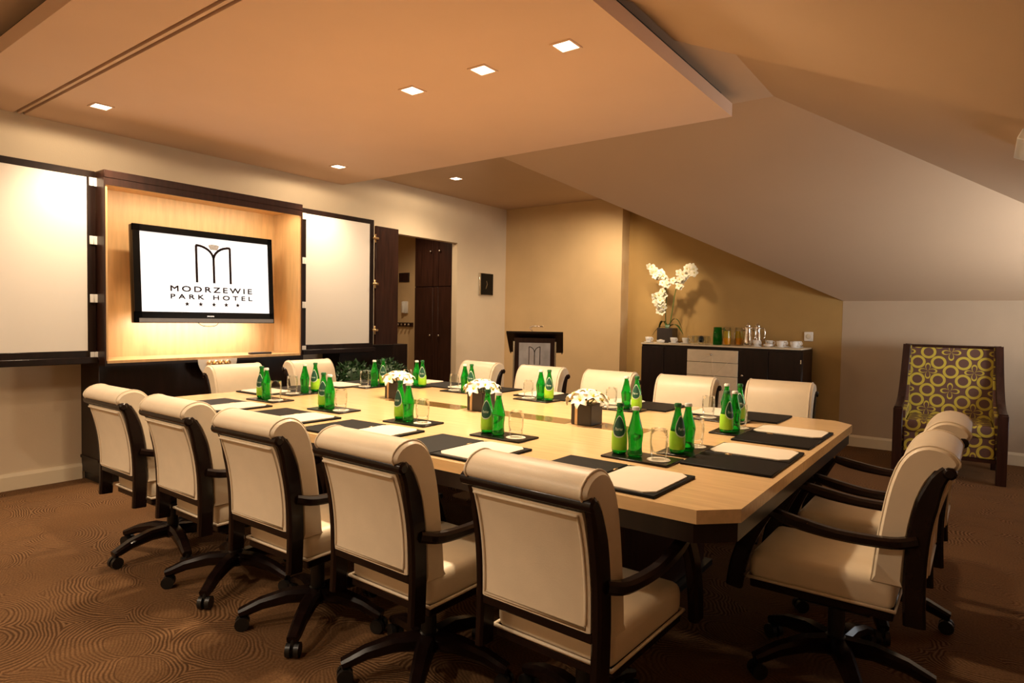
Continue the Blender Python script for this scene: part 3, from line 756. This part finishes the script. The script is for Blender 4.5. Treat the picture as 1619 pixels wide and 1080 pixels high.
for k in range(5):
    new_obj('peg', lathe(BM(), [(.008, 0), (.008, .03), (.018, .04), (.014, .05)], 10), 'silver', hk, True).matrix_local = Matrix.Translation((-.15+.075*k, -.02, .0)) @ Matrix.Rotation(PI/2, 4, 'X')

# ------------------------------------------------------------------ plants before the low cabinet
def shrub(loc, label, seed):
    p = thing('potted_shrub', label, 'plant', loc, 0, 'round green shrubs by the television wall')
    new_obj('planter', lathe(BM(), [(.11, 0), (.125, .02), (.15, .46), (.155, .47), (.145, .475), (.14, .45)], 20), 'black_plastic', p, smooth='auto')
    new_obj('trunk', tube(BM(), [(0, 0, .45), (.01, 0, .62)], .012, 8), 'stem', p, True)
    r = random.Random(seed); bm = BM()
    for i in range(700):
        d = Vector((r.gauss(0, 1), r.gauss(0, 1), r.gauss(0, 1))).normalized(); c = Vector((0, 0, .66))+Vector((d.x*.19, d.y*.19, d.z*.165))*r.uniform(.72, 1.05)
        t = (d+Vector((r.uniform(-.7, .7), r.uniform(-.7, .7), r.uniform(-.7, .7)))).normalized(); s = t.cross(Vector((r.uniform(-1, 1), r.uniform(-1, 1), r.uniform(-1, 1)))).normalized()
        l, w_ = r.uniform(.03, .05), r.uniform(.009, .014)
        vs_ = [bm.verts.new(c), bm.verts.new(c+t*l*.5+s*w_), bm.verts.new(c+t*l), bm.verts.new(c+t*l*.5-s*w_)]
        bm.faces.new(vs_)
    bmesh.ops.create_icosphere(bm, subdivisions=2, radius=.13, matrix=Matrix.Translation((0, 0, .66)))
    f = new_obj('foliage', bm, 'leaf_dark', p); f['kind'] = 'stuff'
shrub((.56, 4.05, 0), 'round dark green shrub in a planter under the open whiteboard', 1)
shrub((.56, 4.50, 0), 'round dark green shrub in a planter beside the doorway', 2)

# ------------------------------------------------------------------ lectern
lc = thing('lectern', 'dark wood lectern with hotel poster in the far corner', 'lectern', (1.55, 5.75, 0), .55)
lc.scale = (.84, .84, .97)
bx('body', 'wenge_red', -.27, .27, -.02, .34, .05, 1.02, lc, .004, 1)
bx('plinth', 'wenge', -.31, .31, -.06, .40, 0, .05, lc, .004, 1)
tb = BM(); prism(tb, [(-.37, -.10, 1.155), (-.37, -.10, 1.175), (-.37, .44, .935), (-.37, .44, .915)], (.74, 0, 0)); new_obj('desk_top', tb, 'wenge', lc)
for s in (-1, 1):
    sk = BM(); prism(sk, [(s*.36, -.09, 1.155), (s*.36, .43, .92), (s*.36, .43, .90), (s*.30, -.02, 1.0)][:3], (-s*.012, 0, 0)); new_obj('desk_cheek', sk, 'wenge', lc)
    bx('metal_edge', 'silver', s*.272-.010, s*.272+.010, -.034, -.018, .06, 1.06, lc)
bx('front_panel', 'wenge_red', -.27, .27, -.03, -.018, .05, 1.10, lc)
ps = bx('poster', 'poster', -.205, .205, -.036, -.030, .63, 1.045, lc)
em = new_obj('emblem', emblem(BM(), 0, .10, .145, .20, .008, 0), 'ink', ps); em.matrix_local = Matrix.Translation((0, -.0365, .91-.01)) @ Matrix.Rotation(PI/2, 4, 'X')
for tx_, zz, hh in (('MODRZEWIE', .745, .028), ('PARK HOTEL', .705, .022)):
    letters(text_mesh(tx_, .26, hh, .001, 1.3), 'ink_grey', ps, Matrix.Translation((0, -.0375, zz)) @ Matrix.Rotation(PI/2, 4, 'X'))
rl = BM(); tube(rl, spline([(0, -.03, 1.14), (-.03, -.02, 1.18), (-.07, -.01, 1.215), (-.02, -.02, 1.235), (.05, -.03, 1.235), (.10, -.03, 1.232)]), .007, 8)
new_obj('reading_light_arm', rl, 'chrome', lc, True)
new_obj('reading_light_head', box(BM(), -.01, .11, -.05, -.01, 1.228, 1.240, .004, 1), 'chrome', lc, True)

# ------------------------------------------------------------------ sideboard in the niche
SBX0, SBX1, SBY, SBZ = 2.262, 4.045, 6.95, 1.0
sb = thing('sideboard', 'dark striped wood sideboard with cream carved centre drawers', 'sideboard', (0, 0, 0))
bx('carcass', 'wenge', SBX0, SBX1, SBY+.02, 7.42, .06, SBZ, sb, .003, 1)
bx('plinth', 'black_plastic', SBX0+.03, SBX1-.03, SBY+.05, 7.40, 0, .06, sb)
bx('top_slab', 'cream_lacquer', SBX0-.004, SBX1-.01, SBY, 7.425, SBZ, SBZ+.018, sb, .003, 1)
for xa, xb in ((SBX0+.005, 2.545), (2.55, 2.825), (3.405, 3.71), (3.715, SBX1-.005)):
    d = bx('door', 'wenge', xa, xb, SBY, SBY+.02, .07, SBZ-.025, sb, .002, 1)
    if xa > 3.4 and xa < 3.5:
        new_obj('lock', lathe(BM(), [(.012, 0), (.012, .008), (.006, .01)], 12), 'silver', d, True).matrix_local = Matrix.Translation((xa+.04, SBY, .70)) @ Matrix.Rotation(PI/2, 4, 'X')
for i, (za, zb) in enumerate(((.07, .375), (.38, .525), (.53, .675), (.68, .825), (.83, .965))):
    d = bx('drawer', 'cream_lacquer', 2.832, 3.398, SBY-.012, SBY+.02, za, zb, sb, .003, 1)
    if i in (2, 4):
        new_obj('knob', lathe(BM(), [(.006, 0), (.007, .012), (.013, .018), (.010, .028), (.0, .03)], 12), 'silver', d, True).matrix_local = Matrix.Translation((3.11, SBY-.012, (za+zb)/2+.02)) @ Matrix.Rotation(PI/2, 4, 'X')
bx('hinge', 'silver', SBX1-.02, SBX1-.008, SBY-.002, SBY+.002, .86, .90, sb)
for k, (xa, za, xb, zb) in enumerate(((2.85, .70, 3.11, .94), (3.11, .94, 3.13, .70), (3.13, .66, 3.38, .93), (2.85, .40, 3.12, .66), (3.13, .42, 3.38, .62))):
    g = BM(); tube(g, [(xa, SBY-.0125, za), (xb, SBY-.0125, zb)], .0025, 5); new_obj('carved_line', g, 'leather_pipe', sb)
ST = SBZ+.0182
# orchid
oc = thing('orchid', 'white orchid with two arching flower stems in a dark cube pot', 'plant', (2.47, 7.22, ST))
oc.scale = (.95, .95, .93)
pb_ = BM(); box(pb_, -.10, .10, -.095, .095, 0, .19, .004, 1); new_obj('pot', pb_, 'vase_brown', oc, smooth='auto')
s1 = spline([(-.02, 0, .18), (-.03, 0, .40), (-.02, -.01, .62), (-.06, -.02, .80), (-.14, -.03, .90), (-.20, -.04, .93)], 6)
s2 = spline([(.02, 0, .18), (.06, 0, .42), (.09, -.01, .62), (.14, -.02, .78), (.24, -.03, .89), (.34, -.04, .92)], 6)
s3 = spline([(-.02, 0, .60), (-.06, -.02, .62), (-.10, -.04, .57), (-.09, -.05, .50), (-.06, -.05, .44)], 6)
for s in (s1, s2, s3): new_obj('flower_stem', tube(BM(), s, .006, 6), 'stem', oc, True)
fl = None; r = random.Random(5)
pts = [p for p in s1[16:]]+[p for p in s2[16:]]+[p for p in s3[4:]]
for k, p in enumerate(pts):
    for j in range(1 if k % 3 else 2):
        if fl is None:
            fl = new_obj('flower', blossom_mesh(5, .050, .022, .008, .006), 'orchid_petal', oc, True)
            new_obj('lip', lathe(BM(), [(.002, 0), (.008, .006), (.006, .014), (.001, .018)], 8), 'petal_core', fl, True); f = fl
        else: f = copy_tree(fl, oc)
        f.location = p+Vector((r.uniform(-.055, .055), r.uniform(-.05, .0), r.uniform(-.055, .055)))
        f.rotation_euler = Vector((r.uniform(-.3, .7), -1, r.uniform(-.4, .4))).to_track_quat('Z', 'Y').to_euler()
for k, (a, ln, h) in enumerate(((-.35, .24, .05), (.3, .20, .10), (2.7, .16, .08), (3.6, .20, .03), (-1.4, .16, .05))):
    bm = BM(); d = Vector((math.cos(a), math.sin(a)*.5, 0)); s = Vector((-d.y, d.x, 0)).normalized(); rows = []
    for i in range(8):
        t = i/7; p = d*(ln*t)+Vector((0, 0, .19+h*math.sin(t*2.6)*1.6-.12*t*t)); wv = .032*math.sin(PI*(.1+.88*t))
        rows.append([bm.verts.new(p-s*wv), bm.verts.new(p-Vector((0, 0, .006))), bm.verts.new(p+s*wv)])
    for a_, b_ in zip(rows, rows[1:]):
        for j in (0, 1): bm.faces.new((a_[j], a_[j+1], b_[j+1], b_[j]))
    new_obj('leaf', bm, 'leaf', oc, True)
# cups with saucers
def make_cup():
    o = thing('cup', 'white cup', 'cup')
    new_obj('saucer', lathe(BM(), [(.03, 0), (.05, .003), (.059, .010), (.058, .012), (.045, .006), (.0, .005)][:-1], 24), 'porcelain', o, True)
    new_obj('bowl', lathe(BM(), [(.022, .006), (.026, .010), (.037, .035), (.041, .068), (.039, .068), (.034, .035), (.022, .014)], 24), 'porcelain', o, True)
    new_obj('handle', tube(BM(), spline([(.039, 0, .058), (.058, 0, .055), (.058, 0, .03), (.036, 0, .026)], 5), .0045, 6), 'porcelain', o, True)
    return o
PCU = Proto(make_cup())
cups = [(2.325, 7.015, 'at the end before the orchid pot'), (2.63, 7.03, 'just past the orchid pot'), (2.75, 7.09, 'beside the small tumblers'),
        (3.57, 7.02, 'front row by the chrome pots'), (3.65, 7.20, 'back row by the chrome pots'), (3.81, 7.02, 'front row middle of far group'), (3.795, 7.20, 'back row middle of far group'),
        (3.945, 7.02, 'front row by the wall socket'), (3.94, 7.20, 'back row by the wall socket')]
for x, y, lb in cups: PCU.get((x, y, ST), random.uniform(-.6, .6), 'white cup and saucer on the sideboard, %s' % lb, 'white cups on the sideboard')
def make_bowl():
    o = thing('sugar_bowl', 'low white bowl', 'bowl')
    new_obj('dish', lathe(BM(), [(.03, 0), (.045, .012), (.05, .034), (.047, .034), (.042, .014), (.02, .008)], 24), 'porcelain', o, True)
    new_obj('sugar_heap', lathe(BM(), [(.043, .022), (.03, .036), (.012, .043), (.001, .044)], 16), 'paper', o, True)
    return o
PSB = Proto(make_bowl())
PSB.get((2.475, 7.02, ST), 0, 'low white sugar bowl in front of the orchid pot', 'low white bowls'); PSB.get((3.69, 7.02, ST), 0, 'low white sugar bowl among the cups of the far group', 'low white bowls')
for k, (x, y) in enumerate(((2.84, 7.00), (2.905, 7.01), (2.97, 7.00), (3.035, 7.01), (2.86, 7.09), (2.925, 7.10), (2.99, 7.09), (2.90, 7.18))):
    o = PG.get((x, y, ST), 0, 'clear tumbler on the sideboard, %s row, %s from the orchid' % ('front' if k < 4 else 'back', ORD[k % 4]), 'tumblers on the sideboard'); o.scale = (.9, .9, .85)
def jug(x, y, label, body, fill, top, h=.20, rad=.055):
    o = thing('jug', label, 'jug', (x, y, ST), 0, 'drinks jugs on the sideboard')
    new_obj('body', lathe(BM(), [(rad*.92, 0), (rad, .006), (rad, h*.5), (rad*.9, h), (rad*.87, h), (rad*.95, h*.5), (rad*.95, .010), (.004, .009)], 24), body, o, True)
    if fill: new_obj('drink', lathe(BM(), [(rad*.9, .011), (rad*.93, .02), (rad*.93, h*.42)], 24), fill, o, smooth='auto')
    if top: new_obj('drink_top', lathe(BM(), [(rad*.92, h*.421), (rad*.88, h*.80)], 24), top, o, smooth='auto')
    new_obj('handle', tube(BM(), spline([(rad*.9, 0, h*.9), (rad+.035, 0, h*.85), (rad+.035, 0, h*.4), (rad*.97, 0, h*.25)], 5), .005, 6), body, o, True)
jug(3.115, 7.11, 'green glass jug beside the clear tumblers', 'glass_green', None, None, .20, .05)
jug(3.185, 7.20, 'jug of dark cola between green and orange jugs', 'glass_clear', 'cola', 'cola', .17, .045)
jug(3.245, 7.03, 'jug of orange juice nearest the green jug', 'glass_clear', 'juice', 'juice_top', .20, .045)
jug(3.345, 7.13, 'jug of orange juice beside the chrome pots', 'glass_clear', 'juice', 'juice_top', .20, .045)
def pot(x, y, label, h):
    o = thing('coffee_pot', label, 'pot', (x, y, ST), 0, 'chrome coffee pots')
    new_obj('body', lathe(BM(), [(.046, 0), (.05, .01), (.048, .05), (.040, h*.55), (.034, h*.8), (.036, h*.92), (.030, h)], 20), 'chrome', o, True)
    new_obj('lid', lathe(BM(), [(.034, h), (.026, h+.012), (.008, h+.018), (.010, h+.03), (.002, h+.034)], 16), 'chrome', o, True)
    new_obj('handle', tube(BM(), spline([(.036, 0, h*.9), (.075, 0, h*.85), (.075, 0, h*.4), (.046, 0, h*.28)], 5), .006, 6), 'chrome', o, True)
    new_obj('spout', tube(BM(), [(-.036, 0, h*.75), (-.055, 0, h*.93)], [.014, .009], 8), 'chrome', o, True)
pot(3.465, 7.05, 'tall chrome coffee pot next to the orange juice', .22); pot(3.525, 7.20, 'tall chrome coffee pot behind the other chrome pot', .22)
so = thing('wall_socket', 'white wall socket on the gold wall above the sideboard end', 'socket', (4.0, 7.433, 1.135))
bx('plate', 'white_plastic', -.045, .045, -.012, 0, -.05, .05, so, .004, 1)
new_obj('socket_well', lathe(BM(), [(.026, 0), (.026, .003), (.02, .004)], 16), 'paper', so, True).matrix_local = Matrix.Translation((0, -.012, 0)) @ Matrix.Rotation(PI/2, 4, 'X')

# ------------------------------------------------------------------ patterned armchair
ac = thing('armchair', 'high-backed armchair in brown and yellow ring-patterned cloth with dark wood frame', 'armchair', (5.30, 6.72, 0), .03)
bx('seat_cushion', 'fabric_seat', -.30, .30, -.33, .20, .36, .47, ac, .02)
fr = bx('seat_front', 'fabric_front', -.315, .315, -.345, -.325, .20, .46, ac, .008, 1)
bx('seat_front_roll', 'fabric_front', -.31, .31, -.355, -.33, .37, .465, ac, .010, 2)
bb = BM(); prism(bb, [(-.308, .16, .44), (-.308, .26, .44), (-.308, .33, 1.075), (-.308, .24, 1.075)], (.616, 0, 0)); new_obj('backrest', bb, 'fabric_front', ac)
tb = BM(); prism(tb, [(-.34, .255, 1.075), (-.34, .375, 1.075), (-.34, .38, 1.10), (-.34, .255, 1.10)], (.68, 0, 0)); new_obj('top_rail', tb, 'wenge_red', ac)
for s in (-1, 1):
    bx('front_leg', 'wenge_red', s*.36-.035, s*.36+.035, -.375, -.305, 0, .565, ac, .003, 1)
    rear = spline([(s*.345, .34, 0), (s*.345, .30, .40), (s*.345, .29, .70), (s*.335, .33, 1.10)], 4)
    new_obj('rear_leg', sweep(BM(), rear, (1, 0, 0), .05, .06, .1), 'wenge_red', ac, smooth='auto')
    wing = [(-.37, .56), (-.25, .565), (-.10, .585), (.04, .64), (.12, .74), (.17, .88), (.20, 1.10)]
    up_ = spline([(s*.36, y, z) for y, z in wing], 4)
    new_obj('arm_rail', sweep(BM(), [Vector((p.x-s*.02*max(0, (p.z-.6)/.5), p.y, p.z)) for p in up_], (1, 0, 0), .06, .035, .1), 'wenge_red', ac, smooth='auto')
    side = [(s*.335, y, z-.012) for y, z in wing]+[(s*.335, .31, 1.09), (s*.335, .29, .22), (s*.335, -.32, .22)]
    new_obj('side_panel', prism(BM(), side, (-s*.03, 0, 0)), 'fabric_side', ac)
bx('seat_rail', 'wenge_red', -.33, .33, -.345, -.315, .17, .20, ac)

# ------------------------------------------------------------------ white spotlight box on the right slope
sl = thing('ceiling_fitting', 'white box fitting on the sloping ceiling above the patterned armchair', 'fitting', (5.775, 4.08, E2_z(5.775)-.005))
sl.rotation_euler = (0, math.atan(.455), 0)
bx('case', 'white_plastic', -.16, .16, -.22, .22, -.05, 0, sl, .004, 1)
bx('grille', 'bulb_off', -.13, .13, -.19, .19, -.054, -.05, sl)
